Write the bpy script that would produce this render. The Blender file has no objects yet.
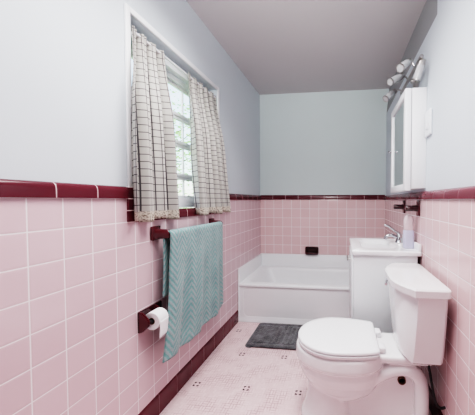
import bpy, bmesh, math, random
from mathutils import Vector, Matrix
random.seed(7)
T = 0.1095            # one wall tile with its joint (4 1/4 in)
EYE = 10.6            # camera height in tiles
WL, WR, BK = -9.0, 4.5, 28.6   # tile faces of the left, right and back walls
NEAR = -4.0
sc = bpy.context.scene
C = sc.collection
pi = math.pi

def P(x, d, z):       # tiles (z above floor) -> metres
    return Vector((x*T, d*T, z*T))
def H(h):             # tiles relative to the eye -> tiles above floor
    return h + EYE

# ------------------------------------------------------------------ node helpers
def newmat(name):
    m = bpy.data.materials.new(name); m.use_nodes = True
    nt = m.node_tree
    return m, nt, nt.nodes['Principled BSDF']
def N(nt, t, **kw):
    n = nt.nodes.new(t)
    for k, v in kw.items():
        setattr(n, k, v)
    return n
def M(nt, op, a, b=None, c=None):
    n = nt.nodes.new('ShaderNodeMath'); n.operation = op
    for i, v in enumerate((a, b, c)):
        if v is None: continue
        if isinstance(v, (int, float)): n.inputs[i].default_value = v
        else: nt.links.new(v, n.inputs[i])
    return n.outputs[0]
def maprange(nt, v, a, b, c=0.0, d=1.0):
    n = nt.nodes.new('ShaderNodeMapRange'); n.interpolation_type = 'SMOOTHSTEP'
    nt.links.new(v, n.inputs[0])
    for i, x in enumerate((a, b, c, d)): n.inputs[1+i].default_value = x
    return n.outputs[0]
def mixc(nt, f, a, b):
    n = nt.nodes.new('ShaderNodeMix'); n.data_type = 'RGBA'
    if isinstance(f, (int, float)): n.inputs[0].default_value = f
    else: nt.links.new(f, n.inputs[0])
    for i, v in ((6, a), (7, b)):
        if isinstance(v, tuple): n.inputs[i].default_value = (*v, 1)
        else: nt.links.new(v, n.inputs[i])
    return n.outputs[2]
def coords(nt, kind='Object'):
    tc = nt.nodes.new('ShaderNodeTexCoord')
    s = nt.nodes.new('ShaderNodeSeparateXYZ')
    nt.links.new(tc.outputs[kind], s.inputs[0])
    return tc.outputs[kind], s.outputs[0], s.outputs[1], s.outputs[2]
def noise(nt, vec, scale, detail=2.0):
    n = nt.nodes.new('ShaderNodeTexNoise')
    n.inputs['Scale'].default_value = scale; n.inputs['Detail'].default_value = detail
    nt.links.new(vec, n.inputs['Vector'])
    return n.outputs[0]
def bump(nt, b, h, strength, dist):
    n = nt.nodes.new('ShaderNodeBump')
    n.inputs['Strength'].default_value = strength; n.inputs['Distance'].default_value = dist
    nt.links.new(h, n.inputs['Height']); nt.links.new(n.outputs[0], b.inputs['Normal'])
def srgb(r, g, b):
    f = lambda c: (c/255/12.92) if c <= 10 else ((c/255+0.055)/1.055)**2.4
    return (f(r), f(g), f(b))

def plain(name, col, rough=0.4, metal=0.0, mottle=0.04, scale=8.0, bumpd=0.0, coat=0.0):
    m, nt, b = newmat(name)
    vec, *_ = coords(nt)
    f = noise(nt, vec, scale)
    lo = tuple(max(0, c*(1-mottle)) for c in col); hi = tuple(min(1, c*(1+mottle)) for c in col)
    nt.links.new(mixc(nt, f, lo, hi), b.inputs['Base Color'])
    b.inputs['Roughness'].default_value = rough; b.inputs['Metallic'].default_value = metal
    b.inputs['Coat Weight'].default_value = coat
    if bumpd:
        bump(nt, b, noise(nt, vec, scale*20), 0.3, bumpd)
    return m

def tile_mat(name, uax, u0, su, v0, sv, cols, grout, gw, rough=0.16, vary=1.0):
    """glazed tiles; uax 0/1 picks the world axis the columns follow, rows follow z"""
    m, nt, b = newmat(name)
    vec, x, y, z = coords(nt)
    ucoord = (x, y, z)[uax]
    u = M(nt, 'DIVIDE', M(nt, 'SUBTRACT', ucoord, u0), su)
    v = M(nt, 'DIVIDE', M(nt, 'SUBTRACT', z, v0), sv)
    fu, fv = M(nt, 'FRACT', u), M(nt, 'FRACT', v)
    eu = M(nt, 'MULTIPLY', M(nt, 'MINIMUM', fu, M(nt, 'SUBTRACT', 1.0, fu)), su)
    ev = M(nt, 'MULTIPLY', M(nt, 'MINIMUM', fv, M(nt, 'SUBTRACT', 1.0, fv)), sv)
    e = M(nt, 'MINIMUM', eu, ev)
    face = maprange(nt, e, gw*0.35, gw*0.75)
    cv = nt.nodes.new('ShaderNodeCombineXYZ')
    nt.links.new(M(nt, 'FLOOR', u), cv.inputs[0]); nt.links.new(M(nt, 'FLOOR', v), cv.inputs[1])
    wn = nt.nodes.new('ShaderNodeTexWhiteNoise'); wn.noise_dimensions = '3D'
    nt.links.new(cv.outputs[0], wn.inputs['Vector'])
    soft = noise(nt, vec, 6.0)
    f = M(nt, 'ADD', M(nt, 'MULTIPLY', wn.outputs[0], 0.6*vary), M(nt, 'MULTIPLY', soft, 0.4))
    tc = mixc(nt, f, cols[0], cols[1])
    nt.links.new(mixc(nt, face, grout, tc), b.inputs['Base Color'])
    nt.links.new(maprange(nt, face, 0, 1, 0.7, rough), b.inputs['Roughness'])
    pillow = maprange(nt, e, 0.0, gw*2.2)
    wav = M(nt, 'ADD', pillow, M(nt, 'MULTIPLY', noise(nt, vec, 22.0, 1.0), 0.35))
    bump(nt, b, wav, 0.35, 0.0016)
    return m

PINK = (srgb(212, 184, 190), srgb(219, 192, 198))
PINKB = (srgb(222, 190, 192), srgb(228, 199, 201))
GROUT = srgb(238, 230, 232)
BURG = (srgb(86, 38, 48), srgb(102, 48, 58))
BASE_H = 1.05
m_pink_l = tile_mat('pink_tile_left', 1, 0.58*T, T, H(0.08)*T, T, PINK, GROUT, 0.0035)
m_pink_b = tile_mat('pink_tile_back', 0, -0.5*T, T, H(0.08)*T, T, PINKB, GROUT, 0.0042)
m_pink_r = tile_mat('pink_tile_right', 1, 0.82*T, T, H(0.04)*T, T, PINKB, GROUT, 0.0036)
CW = 1.42
m_burg_l = tile_mat('burgundy_tile_left', 1, 7.33*T, CW*T, -10, 40, BURG, srgb(205, 180, 182), 0.0032)
m_burg_b = tile_mat('burgundy_tile_back', 0, -0.5*T, CW*T, -10, 40, BURG, srgb(205, 170, 175), 0.003)
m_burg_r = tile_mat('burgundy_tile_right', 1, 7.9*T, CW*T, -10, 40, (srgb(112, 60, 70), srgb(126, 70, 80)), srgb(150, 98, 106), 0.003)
m_burg_base = tile_mat('burgundy_tile_base', 1, 7.6*T, CW*T, -10, 40, BURG, srgb(130, 88, 94), 0.0026)
m_burg_j = tile_mat('burgundy_tile_jamb', 1, -50, 100, H(-0.43)*T, 0.5*T, BURG, srgb(225, 205, 205), 0.004)
m_wall_l = plain('painted_plaster_left', srgb(206, 213, 219), 0.6, mottle=0.015, scale=2.5, bumpd=0.0004)
m_wall_b = plain('painted_plaster_back', srgb(200, 211, 212), 0.6, mottle=0.02, scale=2.5, bumpd=0.0004)
m_wall_r = plain('painted_plaster_right', srgb(208, 215, 222), 0.6, mottle=0.015, scale=2.5, bumpd=0.0004)
m_ceil = plain('painted_ceiling', srgb(196, 192, 194), 0.7, mottle=0.02, scale=2.0, bumpd=0.0004)
m_white = plain('white_paint', srgb(232, 233, 236), 0.4, mottle=0.01)
m_china = plain('vitreous_china', srgb(240, 238, 240), 0.12, mottle=0.01, coat=0.4)
m_seat = plain('white_seat_plastic', srgb(240, 240, 243), 0.25, mottle=0.01)
m_tub = plain('white_enamel', srgb(236, 238, 241), 0.32, mottle=0.012)
m_cab = plain('white_laminate', srgb(228, 231, 234), 0.35, mottle=0.012)
m_sink = plain('cultured_marble', srgb(240, 240, 243), 0.18, mottle=0.03, scale=20)
m_chrome = plain('chrome', (0.5, 0.51, 0.53), 0.2, metal=1.0)
m_nickel = plain('brushed_nickel', (0.46, 0.44, 0.43), 0.28, metal=1.0)
m_ceramic = plain('burgundy_ceramic', srgb(80, 32, 40), 0.14, mottle=0.1, coat=0.4)
m_ceramic_d = plain('burgundy_ceramic_deep', srgb(56, 24, 30), 0.18, mottle=0.1, coat=0.3)
m_paper = plain('tissue_paper', srgb(240, 240, 242), 0.85, mottle=0.02, scale=40, bumpd=0.0006)
m_card = plain('cardboard', srgb(120, 92, 76), 0.9)
m_dark = plain('dark_rubber', srgb(38, 36, 38), 0.6)
m_hole = plain('hole_brown', srgb(110, 84, 70), 0.7)
m_frost = plain('frosted_glass', srgb(185, 186, 188), 0.25, mottle=0.02)
m_bark = plain('bark', srgb(90, 76, 62), 0.9, mottle=0.3, scale=30)
m_plate = plain('ivory_plate', srgb(226, 229, 234), 0.35, mottle=0.01)
m_lav = plain('lavender_plastic', srgb(188, 189, 210), 0.3, mottle=0.03)
def clear_plastic():
    m, nt, b = newmat('pale_clear_plastic')
    vec, *_ = coords(nt)
    nt.links.new(mixc(nt, noise(nt, vec, 30), srgb(236, 218, 222), srgb(240, 228, 232)), b.inputs['Base Color'])
    b.inputs['Roughness'].default_value = 0.2
    b.inputs['Transmission Weight'].default_value = 0.45; b.inputs['IOR'].default_value = 1.2
    return m
m_clear = clear_plastic()
def mirror_mat():
    m, nt, b = newmat('mirror_glass')
    vec, *_ = coords(nt)
    nt.links.new(mixc(nt, noise(nt, vec, 3), (0.66, 0.69, 0.70), (0.69, 0.72, 0.73)), b.inputs['Base Color'])
    b.inputs['Metallic'].default_value = 1.0; b.inputs['Roughness'].default_value = 0.03
    return m
m_mirror = mirror_mat()
def glass_mat():
    m = bpy.data.materials.new('window_glass'); m.use_nodes = True
    nt = m.node_tree; nt.nodes.clear()
    o = N(nt, 'ShaderNodeOutputMaterial'); tr = N(nt, 'ShaderNodeBsdfTransparent'); gl = N(nt, 'ShaderNodeBsdfGlossy')
    gl.inputs['Roughness'].default_value = 0.03
    vec, *_ = coords(nt)
    tint = mixc(nt, noise(nt, vec, 4), (0.93, 0.96, 0.95), (0.97, 0.99, 0.98))
    nt.links.new(tint, tr.inputs[0])
    mx = N(nt, 'ShaderNodeMixShader')
    mx.inputs[0].default_value = 0.05; nt.links.new(tr.outputs[0], mx.inputs[1]); nt.links.new(gl.outputs[0], mx.inputs[2])
    nt.links.new(mx.outputs[0], o.inputs[0])
    return m
m_glass = glass_mat()
def leaf_mat():
    m, nt, b = newmat('sunlit_leaves')
    vec, *_ = coords(nt)
    c = mixc(nt, noise(nt, vec, 7, 3), srgb(130, 175, 105), srgb(222, 238, 185))
    nt.links.new(c, b.inputs['Base Color']); b.inputs['Roughness'].default_value = 0.5
    tl = N(nt, 'ShaderNodeBsdfTranslucent'); nt.links.new(c, tl.inputs[0])
    mx = N(nt, 'ShaderNodeMixShader'); mx.inputs[0].default_value = 0.45
    nt.links.new(b.outputs[0], mx.inputs[1]); nt.links.new(tl.outputs[0], mx.inputs[2])
    nt.links.new(mx.outputs[0], nt.nodes['Material Output'].inputs[0])
    return m
m_leaf = leaf_mat()

def floor_mat():
    m, nt, b = newmat('mosaic_floor')
    vec, x, y, z = coords(nt)
    c = 0.30*T
    u, v = M(nt, 'DIVIDE', x, c), M(nt, 'DIVIDE', y, c)
    fu, fv = M(nt, 'FRACT', u), M(nt, 'FRACT', v)
    iu, iv = M(nt, 'FLOOR', u), M(nt, 'FLOOR', v)
    par = M(nt, 'FLOORED_MODULO', M(nt, 'ADD', iu, iv), 2.0)
    eu = M(nt, 'MINIMUM', fu, M(nt, 'SUBTRACT', 1.0, fu)); ev = M(nt, 'MINIMUM', fv, M(nt, 'SUBTRACT', 1.0, fv))
    mu = M(nt, 'ABSOLUTE', M(nt, 'SUBTRACT', fu, 0.5)); mv = M(nt, 'ABSOLUTE', M(nt, 'SUBTRACT', fv, 0.5))
    mid = M(nt, 'ADD', M(nt, 'MULTIPLY', par, mu), M(nt, 'MULTIPLY', M(nt, 'SUBTRACT', 1.0, par), mv))
    e = M(nt, 'MINIMUM', M(nt, 'MINIMUM', eu, ev), mid)
    face = maprange(nt, e, 0.02, 0.07)
    cv = nt.nodes.new('ShaderNodeCombineXYZ')
    half_u = M(nt, 'FLOOR', M(nt, 'MULTIPLY', u, M(nt, 'ADD', 1.0, par)))
    half_v = M(nt, 'FLOOR', M(nt, 'MULTIPLY', v, M(nt, 'SUBTRACT', 2.0, par)))
    nt.links.new(half_u, cv.inputs[0]); nt.links.new(half_v, cv.inputs[1])
    wn = nt.nodes.new('ShaderNodeTexWhiteNoise'); wn.noise_dimensions = '3D'
    nt.links.new(cv.outputs[0], wn.inputs['Vector'])
    big = noise(nt, vec, 5, 4)
    f = M(nt, 'ADD', M(nt, 'MULTIPLY', wn.outputs[0], 0.55), M(nt, 'MULTIPLY', big, 0.5))
    tile = mixc(nt, f, srgb(219, 192, 195), srgb(236, 213, 215))
    spk = noise(nt, vec, 170, 2)
    tile = mixc(nt, maprange(nt, spk, 0.58, 0.72, 0.0, 0.35), tile, srgb(168, 128, 134))
    patch = noise(nt, vec, 9, 3)
    gc = mixc(nt, maprange(nt, patch, 0.42, 0.62), srgb(222, 198, 200), srgb(178, 142, 148))
    col = mixc(nt, face, gc, tile)
    # little dark square rings on a staggered lattice
    px, py = 2.97*T, 3.15*T
    a = M(nt, 'DIVIDE', M(nt, 'SUBTRACT', y, 14.1*T), py)
    row = M(nt, 'ROUND', a)
    dv = M(nt, 'ABSOLUTE', M(nt, 'MULTIPLY', M(nt, 'SUBTRACT', a, row), py))
    s = M(nt, 'SUBTRACT', M(nt, 'DIVIDE', M(nt, 'SUBTRACT', x, -5.33*T), px), M(nt, 'MULTIPLY', M(nt, 'FLOORED_MODULO', row, 2.0), 0.5))
    du = M(nt, 'ABSOLUTE', M(nt, 'MULTIPLY', M(nt, 'SUBTRACT', s, M(nt, 'ROUND', s)), px))
    mx_ = M(nt, 'MAXIMUM', du, dv); mn = M(nt, 'MINIMUM', du, dv)
    ring = M(nt, 'MULTIPLY', M(nt, 'LESS_THAN', mx_, 0.175*T), M(nt, 'GREATER_THAN', mx_, 0.095*T))
    ring = M(nt, 'MULTIPLY', ring, M(nt, 'GREATER_THAN', mn, 0.045*T))
    col = mixc(nt, ring, col, srgb(62, 34, 42))
    nt.links.new(col, b.inputs['Base Color'])
    b.inputs['Roughness'].default_value = 0.38
    bump(nt, b, face, 0.2, 0.001)
    return m
m_floor = floor_mat()

def curtain_mat():
    m, nt, b = newmat('windowpane_check_cotton')
    vec, u, v, _ = coords(nt, 'UV')     # uv in metres
    def lines(c, per, off, w):
        f = M(nt, 'FRACT', M(nt, 'DIVIDE', M(nt, 'ADD', c, off), per))
        d = M(nt, 'MULTIPLY', M(nt, 'ABSOLUTE', M(nt, 'SUBTRACT', f, 0.5)), per)
        return maprange(nt, d, w*0.7, w*1.3, 1.0, 0.0)
    a = M(nt, 'MAXIMUM', lines(u, 0.033, 0.0, 0.0019), lines(v, 0.035, 0.01, 0.0019))
    a = M(nt, 'MULTIPLY', a, 0.9)
    col = mixc(nt, a, srgb(206, 203, 199), srgb(74, 68, 76))
    hem = maprange(nt, v, 0.050, 0.044)
    sp = noise(nt, vec, 160, 2)
    hc = mixc(nt, maprange(nt, sp, 0.5, 0.62), srgb(226, 218, 208), srgb(140, 124, 112))
    col = mixc(nt, hem, col, hc)
    nt.links.new(col, b.inputs['Base Color']); b.inputs['Roughness'].default_value = 0.9
    tl = N(nt, 'ShaderNodeBsdfTranslucent'); nt.links.new(col, tl.inputs[0])
    mx = N(nt, 'ShaderNodeMixShader'); mx.inputs[0].default_value = 0.3
    nt.links.new(b.outputs[0], mx.inputs[1]); nt.links.new(tl.outputs[0], mx.inputs[2])
    nt.links.new(mx.outputs[0], nt.nodes['Material Output'].inputs[0])
    bump(nt, b, noise(nt, vec, 900, 1), 0.2, 0.0005)
    return m
m_curtain = curtain_mat()

def towel_mat():
    m, nt, b = newmat('teal_zigzag_terry')
    vec, u, v, _ = coords(nt, 'UV')
    fu = M(nt, 'FRACT', M(nt, 'DIVIDE', u, 0.095))
    tri = M(nt, 'ABSOLUTE', M(nt, 'SUBTRACT', fu, 0.5))           # 0..0.5
    w = M(nt, 'ADD', M(nt, 'DIVIDE', v, 0.034), M(nt, 'MULTIPLY', tri, 3.6))
    fr = M(nt, 'FRACT', w)
    d = M(nt, 'ABSOLUTE', M(nt, 'SUBTRACT', fr, 0.5))
    fuzz = M(nt, 'MULTIPLY', M(nt, 'SUBTRACT', noise(nt, vec, 110, 3), 0.5), 0.6)
    k = maprange(nt, M(nt, 'ADD', d, fuzz), 0.10, 0.38)
    big = noise(nt, vec, 9, 3)
    teal = mixc(nt, big, srgb(82, 130, 131), srgb(128, 170, 168))
    pale = mixc(nt, big, srgb(126, 134, 141), srgb(160, 178, 180))
    col = mixc(nt, k, teal, pale)
    nt.links.new(col, b.inputs['Base Color']); b.inputs['Roughness'].default_value = 0.95
    b.inputs['Sheen Weight'].default_value = 0.3
    hh = M(nt, 'ADD', M(nt, 'MULTIPLY', k, 0.7), noise(nt, vec, 420, 2))
    bump(nt, b, hh, 0.7, 0.003)
    return m
m_towel = towel_mat()

def mat_mat():
    m, nt, b = newmat('grey_plush_pile')
    vec, *_ = coords(nt)
    n1 = noise(nt, vec, 22, 4); n2 = noise(nt, vec, 300, 2)
    f = M(nt, 'ADD', M(nt, 'MULTIPLY', n1, 0.7), M(nt, 'MULTIPLY', n2, 0.4))
    nt.links.new(mixc(nt, maprange(nt, f, 0.35, 0.75), srgb(52, 52, 56), srgb(112, 112, 116)), b.inputs['Base Color'])
    b.inputs['Roughness'].default_value = 1.0; b.inputs['Sheen Weight'].default_value = 0.4
    bump(nt, b, n2, 0.8, 0.004)
    return m
m_mat = mat_mat()

# ------------------------------------------------------------------ mesh helpers (all in metres)
def box(bm, a, b_, bev=0.0, seg=2):
    """axis box between two points given in tiles"""
    p, q = P(*a), P(*b_)
    lo = Vector(map(min, p, q)); hi = Vector(map(max, p, q))
    t = bmesh.new()
    r = bmesh.ops.create_cube(t, size=1.0)
    for v in t.verts:
        v.co = Vector((lo[i] + (v.co[i]+0.5)*(hi[i]-lo[i]) for i in range(3)))
    if bev:
        bmesh.ops.bevel(t, geom=t.edges[:], offset=bev, segments=seg, affect='EDGES', profile=0.5)
    merge(bm, t)
def merge(bm, t):
    me = bpy.data.meshes.new('tmp'); t.to_mesh(me); t.free(); bm.from_mesh(me); bpy.data.meshes.remove(me)
def loft(bm, rings, cap0=True, cap1=True, close=True):
    vs = [[bm.verts.new(p) for p in r] for r in rings]
    n = len(rings[0])
    for i in range(len(vs)-1):
        for j in range(n if close else n-1):
            k = (j+1) % n
            bm.faces.new((vs[i][j], vs[i][k], vs[i+1][k], vs[i+1][j]))
    if cap0: bm.faces.new(vs[0][::-1])
    if cap1: bm.faces.new(vs[-1])
    return vs
def rrect(x0, x1, y0, y1, z, r, n=6):
    """rounded rectangle ring in tiles -> metres; 4*(n+1) points"""
    out = []
    for cx, cy, a0 in ((x1-r, y1-r, 0), (x0+r, y1-r, pi/2), (x0+r, y0+r, pi), (x1-r, y0+r, 1.5*pi)):
        for i in range(n+1):
            a = a0 + i/n*pi/2
            out.append(P(cx + r*math.cos(a), cy + r*math.sin(a), z))
    return out
def frame_of(d):
    d = d.normalized()
    up = Vector((0, 0, 1)) if abs(d.z) < 0.9 else Vector((1, 0, 0))
    a = d.cross(up).normalized(); return a, d.cross(a).normalized()
def tube(bm, pts, rad, n=14, caps=True):
    """pts metres, rad float or list in metres"""
    pts = [Vector(p) for p in pts]
    rings = []
    a0 = None
    for i, p in enumerate(pts):
        d = (pts[min(i+1, len(pts)-1)] - pts[max(i-1, 0)]).normalized()
        if a0 is None: a, b_ = frame_of(d)
        else:
            a = (a0 - d*a0.dot(d)).normalized(); b_ = d.cross(a)
        a0 = a
        r = rad[i] if isinstance(rad, (list, tuple)) else rad
        rings.append([p + a*(r*math.cos(t*2*pi/n)) + b_*(r*math.sin(t*2*pi/n)) for t in range(n)])
    loft(bm, rings, caps, caps)
def spline(pts, n=8):
    pts = [Vector(p) for p in pts]; out = []
    for i in range(len(pts)-1):
        p0, p1, p2, p3 = pts[max(i-1, 0)], pts[i], pts[i+1], pts[min(i+2, len(pts)-1)]
        for k in range(n):
            t = k/n
            out.append(0.5*((2*p1) + (p2-p0)*t + (2*p0-5*p1+4*p2-p3)*t*t + (3*p1-p0-3*p2+p3)*t**3))
    out.append(pts[-1]); return out
def lathe(bm, origin, axis, prof, n=24):
    """prof: (dist along axis, radius) in metres"""
    a, b_ = frame_of(axis); d = axis.normalized()
    rings = [[origin + d*s + (a*math.cos(t*2*pi/n) + b_*math.sin(t*2*pi/n))*max(r, 1e-5) for t in range(n)] for s, r in prof]
    loft(bm, rings)
def grid(bm, f, nu, nv, uv=None):
    """sheet from f(i/nu, j/nv)->Vector; uv(i,j)->(u,v)"""
    vs = [[bm.verts.new(f(i/nu, j/nv)) for i in range(nu+1)] for j in range(nv+1)]
    lay = bm.loops.layers.uv.verify() if uv else None
    for j in range(nv):
        for i in range(nu):
            fc = bm.faces.new((vs[j][i], vs[j][i+1], vs[j+1][i+1], vs[j+1][i]))
            if uv:
                for l, (a, c) in zip(fc.loops, ((i, j), (i+1, j), (i+1, j+1), (i, j+1))):
                    l[lay].uv = uv(a/nu, c/nv)
    return vs

def obj(name, bm, mat, parent=None, smooth=True, loc=None, angle=40):
    if loc is None:
        loc = parent_loc(parent) if parent else None
    if loc is None:
        loc = Vector((0, 0, 0))
    bmesh.ops.recalc_face_normals(bm, faces=bm.faces[:])
    bmesh.ops.translate(bm, verts=bm.verts[:], vec=-loc)
    me = bpy.data.meshes.new(name); 
    if smooth:
        for f in bm.faces: f.smooth = True
        lim = math.radians(angle)
        for e in bm.edges:
            if len(e.link_faces) == 2 and e.calc_face_angle(0) > lim: e.smooth = False
    bm.to_mesh(me); bm.free()
    me.materials.append(mat)
    o = bpy.data.objects.new(name, me); C.objects.link(o)
    if parent: o.parent = parent
    else: o.location = loc
    return o
def parent_loc(p):
    l = Vector(p.location)
    while p.parent:
        p = p.parent; l = l + Vector(p.location)
    return l
def tag(o, label, cat, group=None):
    o['label'] = label; o['category'] = cat
    if group: o['group'] = group
    return o
def thing(name, label, cat, loc, group=None):
    o = bpy.data.objects.new(name, None); C.objects.link(o)
    o.location = loc; o.empty_display_size = 0.05
    return tag(o, label, cat, group)
def struct(name, bm, mat, smooth=False, parent=None):
    o = obj(name, bm, mat, parent, smooth=smooth)
    if not parent: o['kind'] = 'structure'
    return o
def new(): return bmesh.new()
def mkbox(a, b_, bev=0.0):
    bm = new(); box(bm, a, b_, bev); return bm

# ================================================================== ROOM
CEIL = H(11.66)
# window opening in the left wall (tiles)
WD0, WD1 = 10.5, 18.5
WZ0, WZ1 = H(-0.5), H(8.0)
struct('floor', mkbox((-10.2, NEAR, -0.5), (5.6, BK+1.2, 0)), m_floor)
struct('ceiling', mkbox((-10.2, NEAR, CEIL), (5.6, BK+1.2, CEIL+0.6)), m_ceil)
PL = WL - 0.07
bm = new()
for d0, d1, z0, z1 in ((NEAR, WD0, 0, CEIL), (WD1, BK+0.07, 0, CEIL), (WD0, WD1, 0, WZ0-0.02), (WD0, WD1, WZ1, CEIL)):
    box(bm, (PL-1.15, d0, z0), (PL, d1, z1))
struct('wall_left', bm, m_wall_l)
struct('wall_back', mkbox((-10.2, BK+0.07, 0), (5.6, BK+1.2, CEIL)), m_wall_b)
# right wall: flush near the door, above the tile a slightly recessed, darker grey band leans back to the ceiling
PR = WR + 0.1
BAND_Z, BAND_D = H(9.1), 13.8
bm = new()
box(bm, (PR, NEAR, 0), (PR+0.9, BAND_D, CEIL))
box(bm, (PR, BAND_D, 0), (PR+0.9, BK+0.07, BAND_Z))
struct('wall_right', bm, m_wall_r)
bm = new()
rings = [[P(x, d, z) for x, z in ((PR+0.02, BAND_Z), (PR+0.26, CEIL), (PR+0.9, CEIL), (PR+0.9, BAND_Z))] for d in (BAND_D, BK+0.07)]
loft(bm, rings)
struct('trim_1', bm, plain('grey_band', srgb(158, 159, 162), 0.7, mottle=0.02, scale=2.0))

# wall behind the camera with its door
bm = new()
box(bm, (-10.2, NEAR-0.8, 0), (-5.2, NEAR, CEIL)); box(bm, (2.6, NEAR-0.8, 0), (5.6, NEAR, CEIL)); box(bm, (-5.2, NEAR-0.8, 18.6), (2.6, NEAR, CEIL))
struct('wall_front', bm, m_wall_l)
struct('door_1', mkbox((-5.15, NEAR-0.6, 0.05), (2.55, NEAR-0.2, 18.55), 0.004), plain('stained_wood_door', srgb(112, 84, 66), 0.4, mottle=0.2, scale=12))

# pink wainscots
bm = new()
for d0, d1, z0, z1 in ((NEAR, WD0-0.3, BASE_H, H(0.08)), (WD1+0.3, BK, BASE_H, H(0.08)), (WD0-0.3, WD1+0.3, BASE_H, H(-0.95))):
    box(bm, (PL, d0, z0), (WL, d1, z1))
struct('trim_2', bm, m_pink_l)
struct('trim_3', mkbox((WL, BK, 3.0), (WR, BK+0.07, H(0.08))), m_pink_b)
struct('trim_4', mkbox((WR, NEAR, BASE_H), (PR, BK, H(0.06))), m_pink_r)

def cap_profile(z0, hgt, proud):
    """bullnose strip section: (out, z)"""
    pts = [(0, z0), (proud, z0)]
    for i in range(7):
        a = i/6*pi/2
        pts.append((proud*math.cos(a) if i else proud, z0 + hgt - proud*1.6 + proud*1.6*math.sin(a)))
    pts.append((-0.01, z0+hgt))
    return pts
def strip(name, along, at, sgn, d0, d1, z0, hgt, proud, mat, zt=None):
    prof = cap_profile(z0, hgt, proud)
    rings = []
    for d in (d0, d1):
        if along == 'y': rings.append([P(at + sgn*o, d, z) for o, z in prof])
        else: rings.append([P(d, at + sgn*o, z) for o, z in prof])
    bm = new(); loft(bm, rings)
    return struct(name, bm, mat, smooth=True)
CAPH = 0.5
strip('trim_5', 'y', PL, 1, NEAR, WD0-0.355, H(0.08), CAPH, 0.15, m_burg_l)
strip('trim_6', 'y', PL, 1, WD1+0.355, BK, H(0.06), CAPH, 0.15, m_burg_l)
strip('trim_7', 'x', BK+0.07, -1, WL, WR, H(0.08), CAPH, 0.15, m_burg_b)
strip('trim_8', 'y', PR, -1, NEAR, BK, H(0.06), CAPH-0.05, 0.18, m_burg_r)
strip('trim_9', 'y', PL, 1, WD0-0.02, WD1+0.02, H(-0.95), 0.48, 0.14, m_burg_l)          # sill row
bm = new(); box(bm, (PL-0.3, WD0, H(-0.53)), (PL+0.1, WD1, H(-0.47)))
struct('trim_10', bm, m_burg_l)
bm = new()
for a, b_ in ((WD0-0.36, WD0+0.04), (WD1-0.04, WD1+0.36)):
    box(bm, (PL, a, H(-0.95)), (PL+0.15, b_, H(0.57)), 0.004)
struct('trim_11', bm, m_burg_j)
strip('baseboard_left', 'y', PL, 1, NEAR, 21.9, 0, BASE_H, 0.12, m_burg_base)
strip('baseboard_right', 'y', PR, -1, NEAR, 21.9, 0, BASE_H, 0.15, m_burg_base)

# ================================================================== WINDOW
win = bpy.data.objects.new('window_1', None); C.objects.link(win)
win.location = P(PL-0.6, (WD0+WD1)/2, WZ0); win['kind'] = 'structure'
bm = new()
c0 = 0.25
z0c = H(0.56)
box(bm, (PL, WD0-c0, z0c), (PL+0.1, WD0+0.0, WZ1+c0), 0.003)
box(bm, (PL, WD1-0.0, z0c), (PL+0.1, WD1+c0, WZ1+c0), 0.003)
box(bm, (PL, WD0, WZ1), (PL+0.1, WD1, WZ1+c0), 0.003)
obj('casing', bm, m_white, win)
GX = -9.95
bm = new()   # jamb frame at the sash plane
fw = 0.3
zb = H(-0.45)
box(bm, (GX-0.2, WD0, zb), (GX+0.25, WD0+fw, WZ1), 0.003)
box(bm, (GX-0.2, WD1-fw, zb), (GX+0.25, WD1, WZ1), 0.003)
box(bm, (GX-0.2, WD0, WZ1-0.35), (GX+0.25, WD1, WZ1), 0.003)
box(bm, (GX-0.2, WD0, zb), (GX+0.3, WD1, H(0.1)), 0.003)
box(bm, (GX-0.06, 15.6, H(0.1)), (GX+0.06, 15.7, H(7.0)), 0.002)
obj('window_frame', bm, m_white, win)
bm = new()   # roller head box above the panes
box(bm, (GX+0.05, WD0+fw, H(7.3)), (GX+0.55, WD1-fw, H(7.62)), 0.004)
box(bm, (GX-0.02, WD0+fw, H(6.95)), (GX+0.25, WD1-fw, H(7.25)), 0.004)
obj('head_rail', bm, m_cab, win)
lv = [6.95, 5.06, 3.42, 1.45, 0.1]
for k in range(4):
    top, bot = lv[k], lv[k+1]
    bm = new()
    s = 0.2
    tilt = 0.0
    box(bm, (GX-0.06, WD0+fw, H(top-s)), (GX+0.1, WD1-fw, H(top)), 0.003)
    box(bm, (GX-0.06, WD0+fw, H(bot)), (GX+0.16, WD1-fw, H(bot+s)), 0.003)
    box(bm, (GX-0.06, WD0+fw, H(bot)), (GX+0.1, WD0+fw+s, H(top)), 0.003)
    box(bm, (GX-0.06, WD1-fw-s, H(bot)), (GX+0.1, WD1-fw, H(top)), 0.003)
    so = obj('sash', bm, m_white, win)
    obj('pane', mkbox((GX-0.0, WD0+fw+s*0.6, H(bot+s*0.6)), (GX+0.03, WD1-fw-s*0.6, H(top-s*0.6))), m_glass, so, smooth=False)

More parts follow.
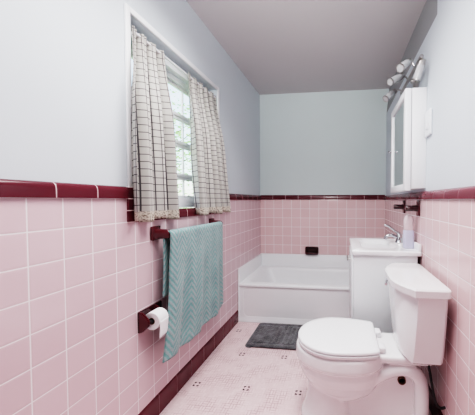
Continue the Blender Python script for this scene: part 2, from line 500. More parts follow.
# shrub outside
def shrub(name, label, cx, cd, n, h, seed):
    rnd = random.Random(seed)
    t = thing(name, label, 'tree', P(cx, cd, 0))
    bm = new()
    tube(bm, spline([P(cx, cd, 0), P(cx+0.5, cd+0.6, h*0.35), P(cx-0.3, cd, h*0.7), P(cx, cd-0.5, h*0.95)], 6), [0.05*(1-i/19*0.7) for i in range(19)], 8)
    for k in range(9):
        a = rnd.uniform(0, 2*pi); z = rnd.uniform(0.3, 0.85)*h
        e = Vector((math.cos(a), math.sin(a), 0.5))*rnd.uniform(4, 8)
        tube(bm, spline([P(cx, cd, z), P(cx+e.x*.5, cd+e.y*.5, z+e.z*.3), P(cx+e.x, cd+e.y, z+e.z)], 4), [0.012-0.001*i for i in range(9)], 6)
    obj('trunk', bm, m_bark, t)
    bm = new()
    for k in range(n):
        a, r = rnd.uniform(0, 2*pi), rnd.random()**0.5
        x, d = cx + math.cos(a)*r*6.0, cd + math.sin(a)*r*10
        z = rnd.uniform(0.12, 1.05)*h
        s = rnd.uniform(0.5, 1.0)
        q = Matrix.Rotation(rnd.uniform(0, 2*pi), 3, 'Z') @ Matrix.Rotation(rnd.uniform(-1.2, 1.2), 3, 'X')
        pts = [(-.5, 0, 0), (-.15, .26, .06), (.5, 0, 0), (-.15, -.26, .06)]
        vs = [bm.verts.new(P(x, d, z) + q @ (Vector(p)*s*T)) for p in pts]
        bm.faces.new((vs[0], vs[1], vs[2])); bm.faces.new((vs[0], vs[2], vs[3]))
    obj('foliage', bm, m_leaf, t, smooth=False)
shrub('garden_tree', 'sunlit leafy green tree growing outside the window', -30, 42, 2800, 26, 3)
struct('ground', mkbox((-80, -40, -1.5), (-10.4, 90, -0.9)), plain('lawn', srgb(150, 180, 110), 0.9, mottle=0.3))

# ================================================================== CURTAINS
rod_t = bm = new()
tube(bm, [P(-9.13, WD0, H(7.42)), P(-9.13, WD1, H(7.42))], 0.006, 12)
o = obj('curtain_rod', bm, m_white, None, loc=P(-9.2, (WD0+WD1)/2, H(7.42)))
tag(o, 'thin white curtain rod spanning the window recess', 'curtain rod')
def sm(t): t = max(0, min(1, t)); return t*t*(3-2*t)
def curtain(label, dt0, dt1, db0, db1, hem, nf, seed, in0, in1, pw):
    rnd = random.Random(seed)
    ph = [rnd.uniform(-.5, .5) for _ in range(4)]
    top, bot = 7.55, hem
    def f(a, b):           # a across, b 0 bottom .. 1 top
        dn = 1-b
        e = sm(dn*1.0)
        sw_ = sm(dn/0.45)
        d0 = dt0 + in0*sw_ + (db0-dt0-in0)*dn**pw; d1 = dt1 + in1*sw_ + (db1-dt1-in1)*dn**pw
        # fabric gathers unevenly
        aa = a + 0.02*math.sin(a*9+ph[0])
        w0 = -9.13 + 0.42*sm(dn/0.45)
        amp = 0.10 + 0.13*sm(dn*1.6)
        ang = 2*pi*(nf*aa) + ph[1] + 0.5*math.sin(dn*2.5+ph[2])
        wv = amp*(1.15*math.sin(ang) + 0.3*math.sin(2*ang+0.8) + 0.35*math.sin(2.3*ang+ph[3]))
        if dn < 0.05: wv += 0.03*math.sin(2*pi*nf*3.1*a)*(1-dn/0.05)
        z = bot + (top-bot)*b + (0.06*math.sin(ang*0.5+1) if b < 0.02 else 0)
        return P(w0 + wv, d0 + (d1-d0)*aa + 0.05*math.cos(ang)*sm(dn*2), H(z))
    width = (db1-db0)*T*1.45; hgt = (top-bot)*T
    bm = new()
    grid(bm, f, 110, 60, uv=lambda a, b: (a*width + 0.011, b*hgt))
    o = obj('curtain', bm, m_curtain, None, loc=P(-9.0, (db0+db1)/2, H(hem)))
    sol = o.modifiers.new('thickness', 'SOLIDIFY'); sol.thickness = 0.0015
    tag(o, label, 'curtain', 'checked curtains at the window')
    return o
curtain('cream checked cotton curtain whose hem hangs just above the burgundy bracket of the towel bar', 10.6, 12.9, 9.98, 13.3, -0.92, 3.6, 2, -0.66, -0.25, 1.0)
curtain('cream checked cotton curtain flaring past the window casing on the bathtub side', 14.8, 18.35, 14.85, 19.6, -0.88, 5.0, 5, -0.4, -0.15, 1.8)

# ================================================================== TOWEL BAR + TOWEL + PAPER
BX, BH = -8.3, -1.62
tb = thing('towel_bar', 'burgundy ceramic towel bar on the pink tile below the window, holding the teal towel', 'towel bar', P(WL, 14.6, H(BH)))
for d in (11.75, 17.3):
    bm = new()
    box(bm, (WL, d-0.3, H(BH-0.3)), (WL+0.14, d+0.3, H(BH+0.38)), 0.006, 3)
    rings = []
    for x, hw, hz in ((WL+0.1, 0.25, 0.28), (WL+0.3, 0.17, 0.24), (BX-0.12, 0.13, 0.24), (BX+0.06, 0.13, 0.22), (BX+0.13, 0.09, 0.12)):
        rings.append([P(x, d+sx*hw*c, H(BH)+hz*s) for sx, c, s in ((1, math.cos(2*pi*i/20), math.sin(2*pi*i/20)) for i in range(20))])
    loft(bm, rings)
    obj('bracket', bm, m_ceramic, tb)
bm = new(); tube(bm, [P(BX, 11.75, H(BH)), P(BX, 17.3, H(BH))], 0.009, 16)
obj('bar', bm, m_ceramic, tb)

def towel():
    fr, bk, top = 5.85, 3.0, 0.14*pi
    L = fr+bk+top
    def f(a, b):
        s = b*L
        dn = 0
        if s < bk:
            x = BX - 0.17; z = BH - (bk - s); dn = (bk-s)/fr
        elif s < bk+top:
            t = (s-bk)/top*pi
            x = BX - 0.17*math.cos(t); z = BH + 0.15*math.sin(t)
        else:
            x = BX + 0.17; z = BH - (s-bk-top); dn = (s-bk-top)/fr
        d0 = 11.68 - 0.62*dn**2.5; d1 = 17.15 + 0.05*dn
        front = s > bk+top*0.5
        fold = (math.sin(2*pi*2.6*a+0.9) * 0.12*(1.2-0.8*a) + math.sin(2*pi*6.1*a+2)*0.045)*(0.25+0.75*sm(a/0.15)) * sm(dn*1.4+0.08) * (1.0 if front else 0.35)
        wav = fold + (0.03 if front else 0)
        if front:
            k = max(0, (a-0.7)/0.3); z += 0.55*k**2.5*dn**3
            z += -0.08*math.sin(a*7)*dn**4
            if a < 0.1: x -= 0.1*(1-a/0.1)**2*sm(dn*3)
        return P(x + wav, d0 + (d1-d0)*a, H(z))
    bm = new()
    grid(bm, f, 60, 120, uv=lambda a, b: (a*5.6*T, b*L*T))
    o = obj('towel', bm, m_towel, None, loc=P(BX, 14.6, H(BH-fr)))
    s = o.modifiers.new('thickness', 'SOLIDIFY'); s.thickness = 0.007; s.offset = 0
    tag(o, 'teal and grey zigzag bath towel draped over the burgundy bar', 'towel')
towel()

hp = thing('toilet_paper_holder', 'burgundy ceramic paper holder set in the pink tile beside the towel', 'paper holder', P(WL, 11.5, H(-5.45)))
HZ = -5.45
bm = new(); box(bm, (WL-0.02, 10.6, H(HZ-0.48)), (WL+0.1, 12.1, H(HZ+0.48)), 0.005)
obj('back_plate', bm, m_ceramic_d, hp)
for d in (10.6, 11.52):
    bm = new()
    prof = [(WL+0.05, HZ-0.47), (WL+0.05, HZ+0.46), (WL+0.2, HZ+0.44), (WL+0.48, HZ+0.18), (WL+0.54, HZ+0.09), (WL+0.54, HZ-0.11), (WL+0.46, HZ-0.2), (WL+0.2, HZ-0.44)]
    loft(bm, [[P(x, dd, H(z)) for x, z in prof] for dd in (d, d+0.14)])
    bmesh.ops.bevel(bm, geom=bm.edges[:], offset=0.004, segments=2, affect='EDGES')
    obj('side_arm', bm, m_ceramic, hp)
RX = -8.5
bm = new(); tube(bm, [P(RX, 10.7, H(HZ)), P(RX, 11.55, H(HZ))], 0.009, 14)
obj('roller', bm, m_dark, hp)
tp = thing('toilet_paper_roll', 'white toilet paper roll with a loose hanging end on the burgundy holder', 'toilet paper', P(RX, 11.5, H(HZ-0.41)))
bm = new()
R0, R1 = 0.155*T, 0.4*T
n = 40
ring = lambda d, r: [P(RX, d, H(HZ)) + Vector((r*math.cos(2*pi*i/n), 0, r*math.sin(2*pi*i/n))) for i in range(n)]
loft(bm, [ring(10.84, R0), ring(10.82, R1-0.002), ring(10.84, R1), ring(11.43, R1), ring(11.45, R1-0.002), ring(11.43, R0), ring(10.84, R0)], False, False)
bmesh.ops.remove_doubles(bm, verts=bm.verts[:], dist=1e-6)
obj('paper', bm, m_paper, tp)
bm = new()
loft(bm, [ring(10.85, R0*0.99), ring(11.43, R0*0.99), ring(11.43, R0*0.8), ring(10.85, R0*0.8), ring(10.85, R0*0.99)], False, False)
bmesh.ops.remove_doubles(bm, verts=bm.verts[:], dist=1e-6)
obj('core', bm, m_card, tp)
bm = new()
grid(bm, lambda a, b: P(RX + 0.405*math.cos(-b*0.35) - 0.02*b, 10.86+0.56*a - 0.02*b, H(HZ) - b*0.78 + 0.06*b*a), 8, 10)
o = obj('loose_sheet', bm, m_paper, tp)
o.modifiers.new('thickness', 'SOLIDIFY').thickness = 0.0008

# ================================================================== BATHTUB
TD0 = 21.88
TZ = 3.38           # rim height
UP = 4.66           # flange height
tub = thing('bathtub', 'white alcove bathtub along the back wall below the pink tile', 'bathtub', P(-2.25, 25.2, 0))
X0, X1, Y0, Y1 = WL+0.02, WR-0.02, TD0, BK-0.02
bm = new()
rings = [rrect(X0, X1, Y0+0.12, Y1, 0.0, 0.05), rrect(X0, X1, Y0+0.12, Y1, TZ-0.28, 0.05), rrect(X0, X1, Y0+0.02, Y1, TZ-0.24, 0.06),
         rrect(X0, X1, Y0, Y1, TZ-0.12, 0.07), rrect(X0+0.01, X1, Y0+0.04, Y1, TZ-0.02, 0.08), rrect(X0+0.06, X1-0.06, Y0+0.1, Y1-0.06, TZ, 0.1),
         rrect(X0+0.55, X1-0.8, Y0+0.62, Y1-0.62, TZ, 0.75), rrect(X0+0.66, X1-0.9, Y0+0.72, Y1-0.72, TZ-0.05, 0.75),
         rrect(X0+0.8, X1-1.0, Y0+0.84, Y1-0.84, TZ-0.3, 0.75), rrect(X0+1.6, X1-1.4, Y0+1.2, Y1-1.2, 1.1, 0.8),
         rrect(X0+2.2, X1-1.8, Y0+1.6, Y1-1.6, 0.75, 0.7), rrect(X0+3.0, X1-2.6, Y0+2.2, Y1-2.2, 0.7, 0.5)]
loft(bm, rings)
obj('tub_shell', bm, m_tub, tub, angle=50)
# flange up the three walls
bm = new()
ft = 0.13
def flange_ring(o):      # section sweeps left-front, left-back, right-back, right-front
    return [(X0+o, Y0), (X0+o, Y1-o), (X1-o, Y1-o), (X1-o, Y0)]
secs = [(0.0, 0.0), (ft, 0.0), (ft, UP-0.08), (ft*0.6, UP), (0.0, UP)]
rings = [[P(x, y, z) for (x, y) in flange_ring(o)] for o, z in secs]
rings.append(rings[0])
vs = [[bm.verts.new(p) for p in r] for r in rings[:-1]]
for i in range(len(vs)):
    nx = vs[(i+1) % len(vs)]
    for j in range(3):
        bm.faces.new((vs[i][j], vs[i][j+1], nx[j+1], nx[j]))
for j in (0, 3):
    bm.faces.new([v[j] for v in vs])
bmesh.ops.bevel(bm, geom=[e for e in bm.edges if e.calc_length() > 0.3], offset=0.003, segments=2, affect='EDGES')
obj('wall_flange', bm, m_tub, tub)
# apron front with a recessed panel
def apron(a, b):
    x = X0+0.02 + (X1-X0-0.04)*a; z = 0.02 + (TZ-0.3)*b
    # signed distance to the panel's rounded rectangle
    px0, px1, pz0, pz1, r = X0+0.55, X1-0.55, 0.52, TZ-0.35, 0.35
    qx = abs(x-(px0+px1)/2) - (px1-px0)/2 + r; qz = abs(z-(pz0+pz1)/2) - (pz1-pz0)/2 + r
    sd = math.hypot(max(qx, 0), max(qz, 0)) + min(max(qx, qz), 0) - r
    rec = sm((0.06 - sd)/0.16)
    lip = 0.09*sm((0.45 - z)/0.4)
    return P(x, Y0 + 0.10 + 0.10*rec - lip, z)
bm = new(); grid(bm, apron, 150, 44)
obj('apron', bm, m_tub, tub)

# soap dish
sd = thing('soap_dish', 'dark burgundy ceramic soap dish on the back wall just above the tub', 'soap dish', P(-3.25, BK, H(-5.6)))
sx0, sx1, sz0, sz1 = -3.98, -2.52, UP+0.02, H(-5.06)
bm = new()
def rr_xz(x0, x1, z0, z1, y, r=0.15, n=4):
    return [Vector((p.x, y*T, p.y)) for p in rrect(x0, x1, z0, z1, 0, r, n)]
loft(bm, [rr_xz(sx0, sx1, sz0, sz1, BK), rr_xz(sx0, sx1, sz0, sz1, BK-0.12), rr_xz(sx0+.06, sx1-.06, sz0+.06, sz1-.06, BK-0.18),
          rr_xz(sx0+.2, sx1-.2, sz0+.26, sz1-.16, BK-0.17, .1), rr_xz(sx0+.24, sx1-.24, sz0+.3, sz1-.2, BK-0.03, .08)])
obj('surround', bm, m_ceramic_d, sd)
bm = new()
loft(bm, [rrect(sx0+.12, sx1-.12, BK-0.5, BK-0.02, sz0+.1, .1, 4), rrect(sx0+.06, sx1-.06, BK-0.58, BK-0.02, sz0+.3, .12, 4),
          rrect(sx0+.12, sx1-.12, BK-0.52, BK-0.05, sz0+.3, .1, 4), rrect(sx0+.2, sx1-.2, BK-0.45, BK-0.08, sz0+.2, .1, 4)])
obj('tray', bm, m_ceramic, sd)

# ================================================================== BATH MAT
mx0, mx1, my0, my1 = -7.0, -1.9, 18.05, 21.75
def matf(x, y):
    cx, cy = (mx0+mx1)/2, (my0+my1)/2; r = 0.35
    qx = abs(x-cx)-(mx1-mx0)/2+r; qy = abs(y-cy)-(my1-my0)/2+r
    s = math.hypot(max(qx, 0), max(qy, 0)) + min(max(qx, qy), 0) - r
    return s
def mtop(a, b):
    # map the square to the rounded rectangle
    u, v = a*2-1, b*2-1
    x = (mx0+mx1)/2 + u*(mx1-mx0)/2; y = (my0+my1)/2 + v*(my1-my0)/2
    s = matf(x, y)
    if s > 0:
        cx, cy = (mx0+mx1)/2, (my0+my1)/2
        kx = cx + math.copysign((mx1-mx0)/2-0.35, u); ky = cy + math.copysign((my1-my0)/2-0.35, v)
        dv = Vector((x-kx, y-ky)); dv = dv.normalized()*0.35; x, y = kx+dv.x, ky+dv.y; s = 0
    h = 0.17*min(1, math.sqrt(max(0, -s)/0.12+0.02))
    inner = sm((-s-0.5)/0.15)
    rib = 0.035*math.sin(x*2*pi/0.36)*sm((-s-0.55)/0.1)*sm((x-(mx0+1.6))/0.3)
    edge = -0.03*math.exp(-((s+0.45)/0.08)**2)
    return P(x, y, h + rib + edge + 0.012*random.random())
bm = new(); vs = grid(bm, mtop, 130, 90)
border = [e for e in bm.edges if e.is_boundary]
ex = bmesh.ops.extrude_edge_only(bm, edges=border)
for v in ex['geom']:
    if isinstance(v, bmesh.types.BMVert): v.co.z = 0.0005
o = obj('bath_mat', bm, m_mat, None, loc=P((mx0+mx1)/2, (my0+my1)/2, 0), angle=80)
tag(o, 'dark grey ribbed plush bath mat on the mosaic floor along the tub', 'bath mat')

# ================================================================== VANITY
VX0, VD0, VD1, VZ = 0.6, 15.42, 20.6, H(-2.9)
va = thing('vanity_cabinet', 'white bathroom vanity cabinet standing between toilet and tub', 'cabinet', P(2.5, 18, 0))
bm = new()
box(bm, (VX0+0.3, VD0+0.12, 0.0), (WR-0.25, VD1-0.12, 0.8))
box(bm, (VX0+0.16, VD0+0.1, 0.75), (WR-0.22, VD0+0.25, VZ-0.27), 0.003)
box(bm, (VX0+0.16, VD1-0.25, 0.75), (WR-0.22, VD1-0.1, VZ-0.27), 0.003)
box(bm, (WR-0.34, VD0+0.2, 0.75), (WR-0.22, VD1-0.2, VZ-0.27), 0.003)
box(bm, (VX0+0.16, VD0+0.2, 0.75), (WR-0.3, VD1-0.2, 0.9), 0.003)
obj('body', bm, m_cab, va)
obj('face_frame', mkbox((VX0+0.1, VD0+0.1, 0.75), (VX0+0.2, VD1-0.1, VZ-0.3), 0.004), m_cab, va)
for a, b_ in ((VD0+0.16, 17.95), (18.05, VD1-0.16)):
    bm = new(); box(bm, (VX0-0.03, a, 0.9), (VX0+0.1, b_, VZ-0.55), 0.005, 3)
    d = obj('door', bm, m_cab, va)
    kd = b_-0.3 if a < 17 else a+0.3
    bm = new()
    lathe(bm, P(VX0-0.03, kd, VZ-1.0), Vector((-1, 0, 0)), [(0, 0.005), (0.012, 0.004), (0.016, 0.011), (0.022, 0.012), (0.026, 0.008), (0.027, 0.0)])
    obj('knob', bm, m_nickel, d)
si = thing('vanity_sink_top', 'white moulded sink top with basin resting on the vanity', 'sink', P(2.5, 18, VZ-0.3))
bm = new()
bx = (VX0+0.55, WR-1.1, VD0+0.75, VD1-0.75)
rings = [rrect(VX0, WR-0.02, VD0, VD1, VZ-0.26, 0.06), rrect(VX0-0.02, WR-0.02, VD0-0.02, VD1+0.02, VZ-0.2, 0.08), rrect(VX0-0.02, WR-0.02, VD0-0.02, VD1+0.02, VZ-0.05, 0.08),
         rrect(VX0+0.03, WR-0.04, VD0+0.03, VD1-0.03, VZ, 0.08),
         rrect(*bx, VZ, 0.8), rrect(bx[0]+.1, bx[1]-.1, bx[2]+.1, bx[3]-.1, VZ-0.06, 0.8), rrect(bx[0]+.35, bx[1]-.3, bx[2]+.4, bx[3]-.4, VZ-0.6, 0.8),
         rrect(bx[0]+.8, bx[1]-.7, bx[2]+.9, bx[3]-.9, VZ-1.0, 0.6)]
loft(bm, rings)
obj('basin_top', bm, m_sink, si)
obj('splash_ledge', mkbox((WR-0.2, VD0, VZ-0.05), (WR-0.02, VD1, VZ+0.4), 0.006), m_sink, si)
# faucet
FX, FD = 3.9, 18.6
fa = thing('faucet', 'chrome single lever faucet on the back of the white sink top', 'faucet', P(FX, FD, VZ))
bm = new()
lathe(bm, P(FX, FD, VZ), Vector((0, 0, 1)), [(0, 0.03), (0.006, 0.031), (0.012, 0.027), (0.03, 0.022), (0.055, 0.021), (0.065, 0.016), (0.067, 0.0)])
obj('base', bm, m_chrome, fa)
bm = new()
tube(bm, spline([P(FX-0.1, FD, VZ+0.35), P(FX-0.5, FD, VZ+0.5), P(FX-0.85, FD, VZ+0.42), P(FX-0.95, FD, VZ+0.22)], 5), [0.014]*6+[0.012]*10, 14)
obj('spout', bm, m_chrome, fa)
bm = new()
tube(bm, spline([P(FX+0.05, FD, VZ+0.6), P(FX-0.25, FD, VZ+0.78), P(FX-0.7, FD, VZ+1.12), P(FX-1.0, FD, VZ+1.2)], 5), [0.012]*4+[0.009]*6+[0.008]*5+[0.006], 12)
obj('lever', bm, m_chrome, fa)
# soap bottle
SX, SD = 4.02, 16.6
sb = thing('soap_pump_bottle', 'lavender soap bottle with a pale pump top standing beside the faucet', 'soap bottle', P(SX, SD, VZ))
bm = new()
rings = [rrect(SX-w, SX+w, SD-w*.8, SD+w*.8, VZ+z, w*.5, 4) for z, w in ((0.004, .27), (.03, .31), (1.0, .31), (1.1, .27))]
loft(bm, rings); obj('bottle', bm, m_lav, sb)
bm = new()
rings = [rrect(SX-w, SX+w, SD-w*.8, SD+w*.8, VZ+z, w*.55, 4) for z, w in ((1.1, .26), (1.25, .29), (1.75, .29), (1.95, .2), (2.02, .1))]
loft(bm, rings); obj('cap', bm, m_clear, sb)

# towel bar posts on the right wall
for k, (d, lab) in enumerate(((16.32, 'burgundy ceramic bar post on tile above the soap bottle, nearer the camera'), (19.9, 'burgundy ceramic bar post above the faucet, nearer the back wall'))):
    t = thing('towel_bar_post', lab, 'towel bar post', P(WR, d, H(-0.47)), 'burgundy bar posts beneath the mirror cabinet')
    bm = new(); box(bm, (WR-0.1, d-0.42, H(-0.93)), (WR, d+0.1, H(0.0)), 0.006, 3)
    obj('base_plate', bm, m_ceramic, t)
    bm = new()
    rings = []
    for x, hw, hz in ((WR-0.05, 0.2, 0.2), (WR-0.3, 0.16, 0.17), (WR-0.72, 0.16, 0.17), (WR-0.78, 0.12, 0.12)):
        rings.append([P(x, d-0.15+hw*math.cos(2*pi*i/20), H(-0.47)+hz*math.sin(2*pi*i/20)) for i in range(20)])
    loft(bm, rings); obj('arm', bm, m_ceramic_d, t)

# ================================================================== MEDICINE CABINET
MD0, MD1, MZ0, MZ1 = 15.25, 19.55, H(0.66), H(6.2)
MX, MXD = 3.83, 3.45
mc = thing('medicine_cabinet', 'white mirrored medicine cabinet on the wall above the vanity', 'cabinet', P(PR, 17.4, MZ0))
obj('body', mkbox((MX, MD0, MZ0), (PR, MD1, MZ1), 0.004), m_white, mc)
bm = new()
f = 0.4
zb, zt = MZ0-0.12, MZ1
box(bm, (MXD, MD0, zb), (MX-0.03, MD0+f, zt), 0.006); box(bm, (MXD, MD1-f, zb), (MX-0.03, MD1, zt), 0.006)
box(bm, (MXD, MD0+f-.02, zb), (MX-0.03, MD1-f+.02, zb+f), 0.006); box(bm, (MXD, MD0+f-.02, zt-f), (MX-0.03, MD1-f+.02, zt), 0.006)
dr = obj('door', bm, m_white, mc)
obj('mirror', mkbox((MXD+0.1, MD0+f-.02, zb+f-.02), (MX-0.05, MD1-f+.02, zt-f+.02)), m_mirror, dr, smooth=False)
bm = new(); lathe(bm, P(MXD, MD1-0.25, H(3.4)), Vector((-1, 0, 0)), [(0, 0.004), (0.01, 0.004), (0.014, 0.009), (0.022, 0.009), (0.025, 0.0)])
obj('knob', bm, m_chrome, dr)

# ================================================================== VANITY LIGHT
LX, LH, = 4.12, 7.55
vl = thing('vanity_light', 'four headed chrome spotlight bar with frosted shades above the mirror cabinet', 'wall light', P(PR, 17, H(LH)))
bm = new(); lathe(bm, P(PR, 17.1, H(LH-0.2)), Vector((-1, 0, 0)), [(0, 0.055), (0.012, 0.055), (0.02, 0.048), (0.024, 0.02), (0.045, 0.012), (0.05, 0.0)])
obj('wall_plate', bm, m_nickel, vl)
bm = new(); tube(bm, [P(LX, 14.6, H(LH)), P(LX, 19.4, H(LH))], 0.011, 12); obj('bar', bm, m_nickel, vl)
tn = math.tan(math.radians(6.7))
for (bx_, bdp, bh_, tx_, tdp, th_) in ((4.28, 14.4, 7.55, 4.0, 14.7, 6.55), (3.85, 15.4, 7.95, 3.12, 14.7, 7.2), (3.83, 17.0, 7.9, 2.88, 16.4, 7.2), (3.65, 18.6, 7.6, 2.92, 18.3, 6.9)):
    bd, td = bdp + bx_*tn, tdp + tx_*tn
    a, b_ = P(bx_, bd, H(bh_)), P(tx_, td, H(th_))
    ax = b_-a; L = ax.length
    bm = new(); lathe(bm, a, ax, [(0, 0.008), (0.004, 0.018), (L*0.3, 0.021), (L*0.34, 0.021), (L*0.34, 0.0)], 18)
    hd = obj('lamp_head', bm, m_nickel, vl)
    bm = new(); lathe(bm, a, ax, [(L*0.3, 0.021), (L*0.4, 0.0225), (L*0.96, 0.0235), (L*0.99, 0.0225), (L*0.995, 0.012), (L*0.995, 0.0)], 20)
    obj('glass_shade', bm, m_frost, hd)
    bm = new()
    rim = [a + ax*0.995]
    lathe(bm, a, ax, [(L*0.95, 0.0225), (L*0.95, 0.0255), (L*1.01, 0.0255), (L*1.01, 0.0225), (L*0.95, 0.0225)], 20)
    obj('rim', bm, m_nickel, hd)
    bm = new(); tube(bm, spline([P(LX, bd-0.0, H(LH)), a*0.5 + P(LX, bd, H(LH))*0.5 + Vector((0, 0, 0.004)), a], 4), 0.006, 8)
    obj('arm', bm, m_nickel, hd)

# wall switch on right wall
sw = thing('wall_switch', 'pale switch plate on the painted wall beside the mirror cabinet', 'switch', P(PR, 14.6, H(3.6)))
bm = new(); box(bm, (PR-0.14, 14.3, H(3.4)), (PR, 15.15, H(4.75)), 0.006, 3); obj('plate', bm, m_plate, sw)
bm = new(); box(bm, (PR-0.19, 14.52, H(3.75)), (PR-0.12, 14.93, H(4.4)), 0.004); obj('rocker', bm, m_plate, sw)

# ================================================================== TOILET
TC = 12.95          # centre line (tiles along the wall)
to = thing('toilet', 'white two-piece toilet with closed lid against the pink right wall', 'toilet', P(1.6, TC, 0))
RIM = 3.68
def egg(xf, xb, hw, z, n=48, back=2.6, front=2.0, c=None):
    """egg ring: rounder nose at xf, squarer back at xb"""
    cx = xf + (xb-xf)*0.5 if c is None else c
    out = []
    for i in range(n):
        a = 2*pi*i/n
        ca, sa = math.cos(a), math.sin(a)
        if ca < 0: x = cx - (cx-xf)*abs(ca)**(2/front); e = front
        else: x = cx + (xb-cx)*abs(ca)**(2/back); e = back
        y = math.copysign(abs(sa)**(2/e), sa)*hw
        out.append(P(x, TC+y, z))
    return out
bm = new()
# bowl
loft(bm, [egg(-1.2, 1.3, 0.8, 1.3), egg(-1.6, 1.6, 1.12, 1.7), egg(-1.95, 1.85, 1.47, 2.25), egg(-2.1, 1.9, 1.6, 2.65), egg(-2.13, 1.92, 1.62, 2.98),
          egg(-2.24, 2.0, 1.74, 3.08), egg(-2.26, 2.0, 1.76, 3.2), egg(-2.25, 2.0, 1.75, 3.45), egg(-2.22, 2.0, 1.73, 3.62), egg(-2.15, 1.95, 1.66, RIM)])
# front column and rear foot
loft(bm, [egg(-2.02, 0.75, 1.16, 0.0), egg(-2.0, 0.75, 1.14, 0.2), egg(-1.84, 0.62, 1.0, 0.55), egg(-1.68, 0.5, 0.95, 1.2), egg(-1.66, 0.5, 0.95, 1.9), egg(-1.5, 0.5, 0.9, 2.4)])
loft(bm, [egg(-0.8, 3.75, 1.0, 0.0, back=6, front=6), egg(-0.8, 3.75, 0.98, 0.2, back=6, front=6), egg(-0.8, 3.7, 0.76, 0.45, back=6, front=6), egg(-0.8, 3.68, 0.7, 1.2, back=6, front=6),
          egg(-0.8, 3.68, 0.7, 2.6, back=6, front=6), egg(-0.5, 3.68, 0.7, 3.3, back=6, front=6)])
# tank shelf
loft(bm, [rrect(1.2, 4.1, TC-0.95, TC+0.95, 3.25, 0.4, 5), rrect(1.0, 4.18, TC-1.12, TC+1.12, 3.4, 0.4, 5), rrect(1.0, 4.18, TC-1.14, TC+1.14, RIM-0.06, 0.4, 5), rrect(1.1, 4.1, TC-1.06, TC+1.06, RIM, 0.4, 5)])
# trapway ridge on both sides
for s in (-1, 1):
    y = TC + s*0.8
    path = spline([P(-0.3, TC+s*0.55, 1.35), P(0.6, y, 1.75), P(1.5, y, 2.5), P(2.3, y, 2.92), P(3.0, y, 2.98), P(3.45, y, 2.65), P(3.58, y, 2.0), P(3.6, y, 0.3)], 6)
    tube(bm, path, 0.034, 14)
o = obj('bowl', bm, m_china, to, angle=180)
rm = o.modifiers.new('weld', 'REMESH'); rm.mode = 'VOXEL'; rm.voxel_size = 0.005; rm.use_smooth_shade = True
smd = o.modifiers.new('soften', 'SMOOTH'); smd.factor = 0.5; smd.iterations = 5
# access hole
bm = new()
lathe(bm, P(2.72, TC-0.715, 2.42), Vector((0, -1, 0)), [(0, 0.014), (0.012, 0.014), (0.014, 0.0165), (0.012, 0.019), (0.0, 0.02)], 20)
obj('access_hole', bm, m_hole, to)
# seat + lid
def eggslab(prof, back_w):
    rings = []
    for z, ins in prof:
        n = 56; out = []
        xf, xb, hw = -2.14+ins, 1.66-ins, 1.74-ins
        cx = -0.28
        for i in range(n):
            a = 2*pi*i/n; ca, sa = math.cos(a), math.sin(a)
            x = cx + (ca*(cx-xf) if ca < 0 else ca*(3.1-ins-cx))
            y = sa*hw
            if x > xb: x = xb
            out.append(P(x, TC+0.3*0+y, z))
        rings.append(out)
    b = new(); loft(b, rings); return b
SZ = 4.08
o = obj('seat', eggslab([(RIM+0.005, 0.16), (RIM+0.05, 0.14), (RIM+0.06, 0.02), (RIM+0.08, 0.0), (RIM+0.19, -0.01), (RIM+0.21, 0.03), (RIM+0.21, 0.12)], 1), m_seat, to, angle=60)
o = obj('seat_lid', eggslab([(RIM+0.205, 0.12), (RIM+0.245, 0.11), (RIM+0.25, 0.03), (RIM+0.265, 0.0), (SZ-0.05, 0.0), (SZ-0.01, 0.05), (SZ+0.01, 0.3), (SZ+0.02, 0.8)], 1), m_seat, to, angle=60)
for s in (-1, 1):
    bm = new(); box(bm, (1.66, TC+s*0.72-0.25, RIM-0.01), (1.98, TC+s*0.72+0.25, RIM+0.3), 0.01, 3)
    obj('hinge', bm, m_seat, to)
# tank
def tankring(xm, xe, xb, hw, z, n=14):
    """bowed front (xm at the middle, xe at the ends), straight back"""
    out = []
    for i in range(n+1):
        t = -1 + 2*i/n
        k = max(0, (abs(t)-0.30)/0.70)
        x = xm + (xe-xm)*k**1.9
        out.append(P(x, TC + t*hw, z))
    r = 0.12
    out.append(P(xb-r, TC+hw, z)); out.append(P(xb, TC+hw-r, z)); out.append(P(xb, TC-hw+r, z)); out.append(P(xb-r, TC-hw, z))
    return out
LIDZ = H(-3.5)
TB = 4.2
bm = new()
loft(bm, [tankring(2.72, 3.02, TB-0.1, 1.55, RIM+0.02), tankring(2.6, 2.95, TB-0.02, 1.68, RIM+0.12), tankring(2.52, 2.98, TB, 1.8, RIM+0.6), tankring(2.4, 3.02, TB, 2.02, RIM+2.0), tankring(2.34, 3.02, TB, 2.14, LIDZ-0.32)])
obj('tank', bm, m_china, to, angle=35)
bm = new()
loft(bm, [tankring(2.3, 2.96, TB+0.02, 2.2, LIDZ-0.36), tankring(2.2, 2.9, TB+0.06, 2.27, LIDZ-0.33), tankring(2.18, 2.88, TB+0.06, 2.28, LIDZ-0.06), tankring(2.24, 2.92, TB+0.03, 2.23, LIDZ), tankring(2.7, 3.2, TB-0.3, 1.8, LIDZ+0.03)])
obj('tank_lid', bm, m_china, to, angle=35)
lvx = 2.6
bm = new()
lathe(bm, P(lvx+0.1, TC+1.55, LIDZ-0.75), Vector((-1, 0, 0)), [(0, 0.012), (0.02, 0.012), (0.024, 0.008), (0.034, 0.008), (0.036, 0.0)], 14)
tube(bm, [P(lvx-0.17, TC+1.55, LIDZ-0.75), P(lvx-0.28, TC+1.2, LIDZ-0.78), P(lvx-0.34, TC+0.9, LIDZ-0.82)], [0.006, 0.007, 0.008], 10)
obj('flush_lever', bm, m_chrome, to)
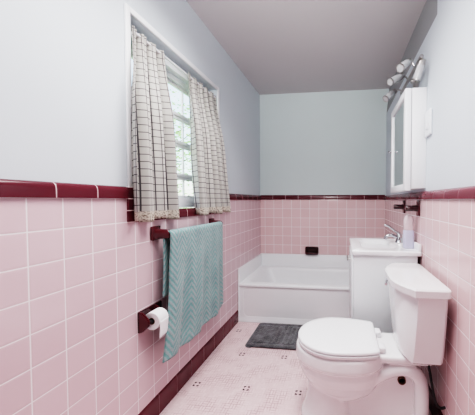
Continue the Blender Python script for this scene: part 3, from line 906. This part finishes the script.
# bolts and supply hose
for s in (-1, 1):
    bm = new(); lathe(bm, P(2.2, TC+s*1.0, 0.3), Vector((0, 0, 1)), [(0, 0.018), (0.012, 0.016), (0.02, 0.009), (0.022, 0)], 14)
    obj('bolt_cap', bm, m_china, to)
bm = new()
tube(bm, spline([P(WR-0.02, TC-1.1, 1.6), P(4.25, TC-1.15, 1.6), P(4.0, TC-1.25, 2.0), P(3.85, TC-1.15, 2.9), P(3.75, TC-1.0, RIM+0.05)], 6), 0.006, 10)
obj('supply_hose', bm, m_dark, to)

# ================================================================== LIGHT
w = bpy.data.worlds.new('World'); sc.world = w; w.use_nodes = True
nt = w.node_tree; bg = nt.nodes['Background']
sky = nt.nodes.new('ShaderNodeTexSky'); sky.sky_type = 'NISHITA'
sky.sun_disc = False; sky.sun_elevation = math.radians(50); sky.sun_rotation = math.radians(200)
mixn = nt.nodes.new('ShaderNodeMix'); mixn.data_type = 'RGBA'; mixn.inputs[0].default_value = 0.75
nt.links.new(sky.outputs[0], mixn.inputs[6]); mixn.inputs[7].default_value = (0.95, 0.97, 1.0, 1)
nt.links.new(mixn.outputs[2], bg.inputs[0]); bg.inputs[1].default_value = 1.3
def area(name, loc, target, sx, sy, power, col):
    l = bpy.data.lights.new(name, 'AREA'); l.shape = 'RECTANGLE'; l.size = sx; l.size_y = sy; l.energy = power; l.color = col
    o = bpy.data.objects.new(name, l); C.objects.link(o); o.location = loc
    o.rotation_euler = (Vector(target)-Vector(loc)).to_track_quat('-Z', 'Y').to_euler()
    return o
cl = area('ceiling_light', (-0.3, 1.0, 2.41), (-0.3, 1.0, 0), 0.8, 1.2, 22, (1.0, 0.985, 0.975))
cl.data.spread = math.radians(130)
fl = area('bounce_fill', (-0.25, -0.3, 1.8), (-0.25, 2.2, 2.44), 0.3, 0.3, 7, (1.0, 0.99, 0.98))  # added fill lamp behind the camera, aimed up to brighten the ceiling
fl.data.spread = math.radians(85)
sun = bpy.data.lights.new('sun', 'SUN'); sun.energy = 5.0; sun.angle = math.radians(3)
so = bpy.data.objects.new('sun', sun); C.objects.link(so); so.rotation_euler = (math.radians(15), math.radians(42), 0)

# ================================================================== CAMERA
cam = bpy.data.cameras.new('camera'); co = bpy.data.objects.new('camera', cam); C.objects.link(co)
co.location = P(0, 0, EYE)
F, PX, PY = 264.2, 311.0, 207.5
yaw = math.atan((342-PX)/F); pitch = math.atan((PY-200.3)/(F/math.cos(yaw)))
co.rotation_euler = (pi/2 - pitch, 0, yaw)
cam.sensor_fit = 'HORIZONTAL'; cam.sensor_width = 36.0; cam.lens = F*36/475
cam.shift_x = (237.5-PX)/475; cam.shift_y = 0
cam.clip_start = 0.02
sc.camera = co
sc.view_settings.view_transform = 'Filmic'
sc.view_settings.look = 'Very High Contrast'
sc.view_settings.exposure = 0.2
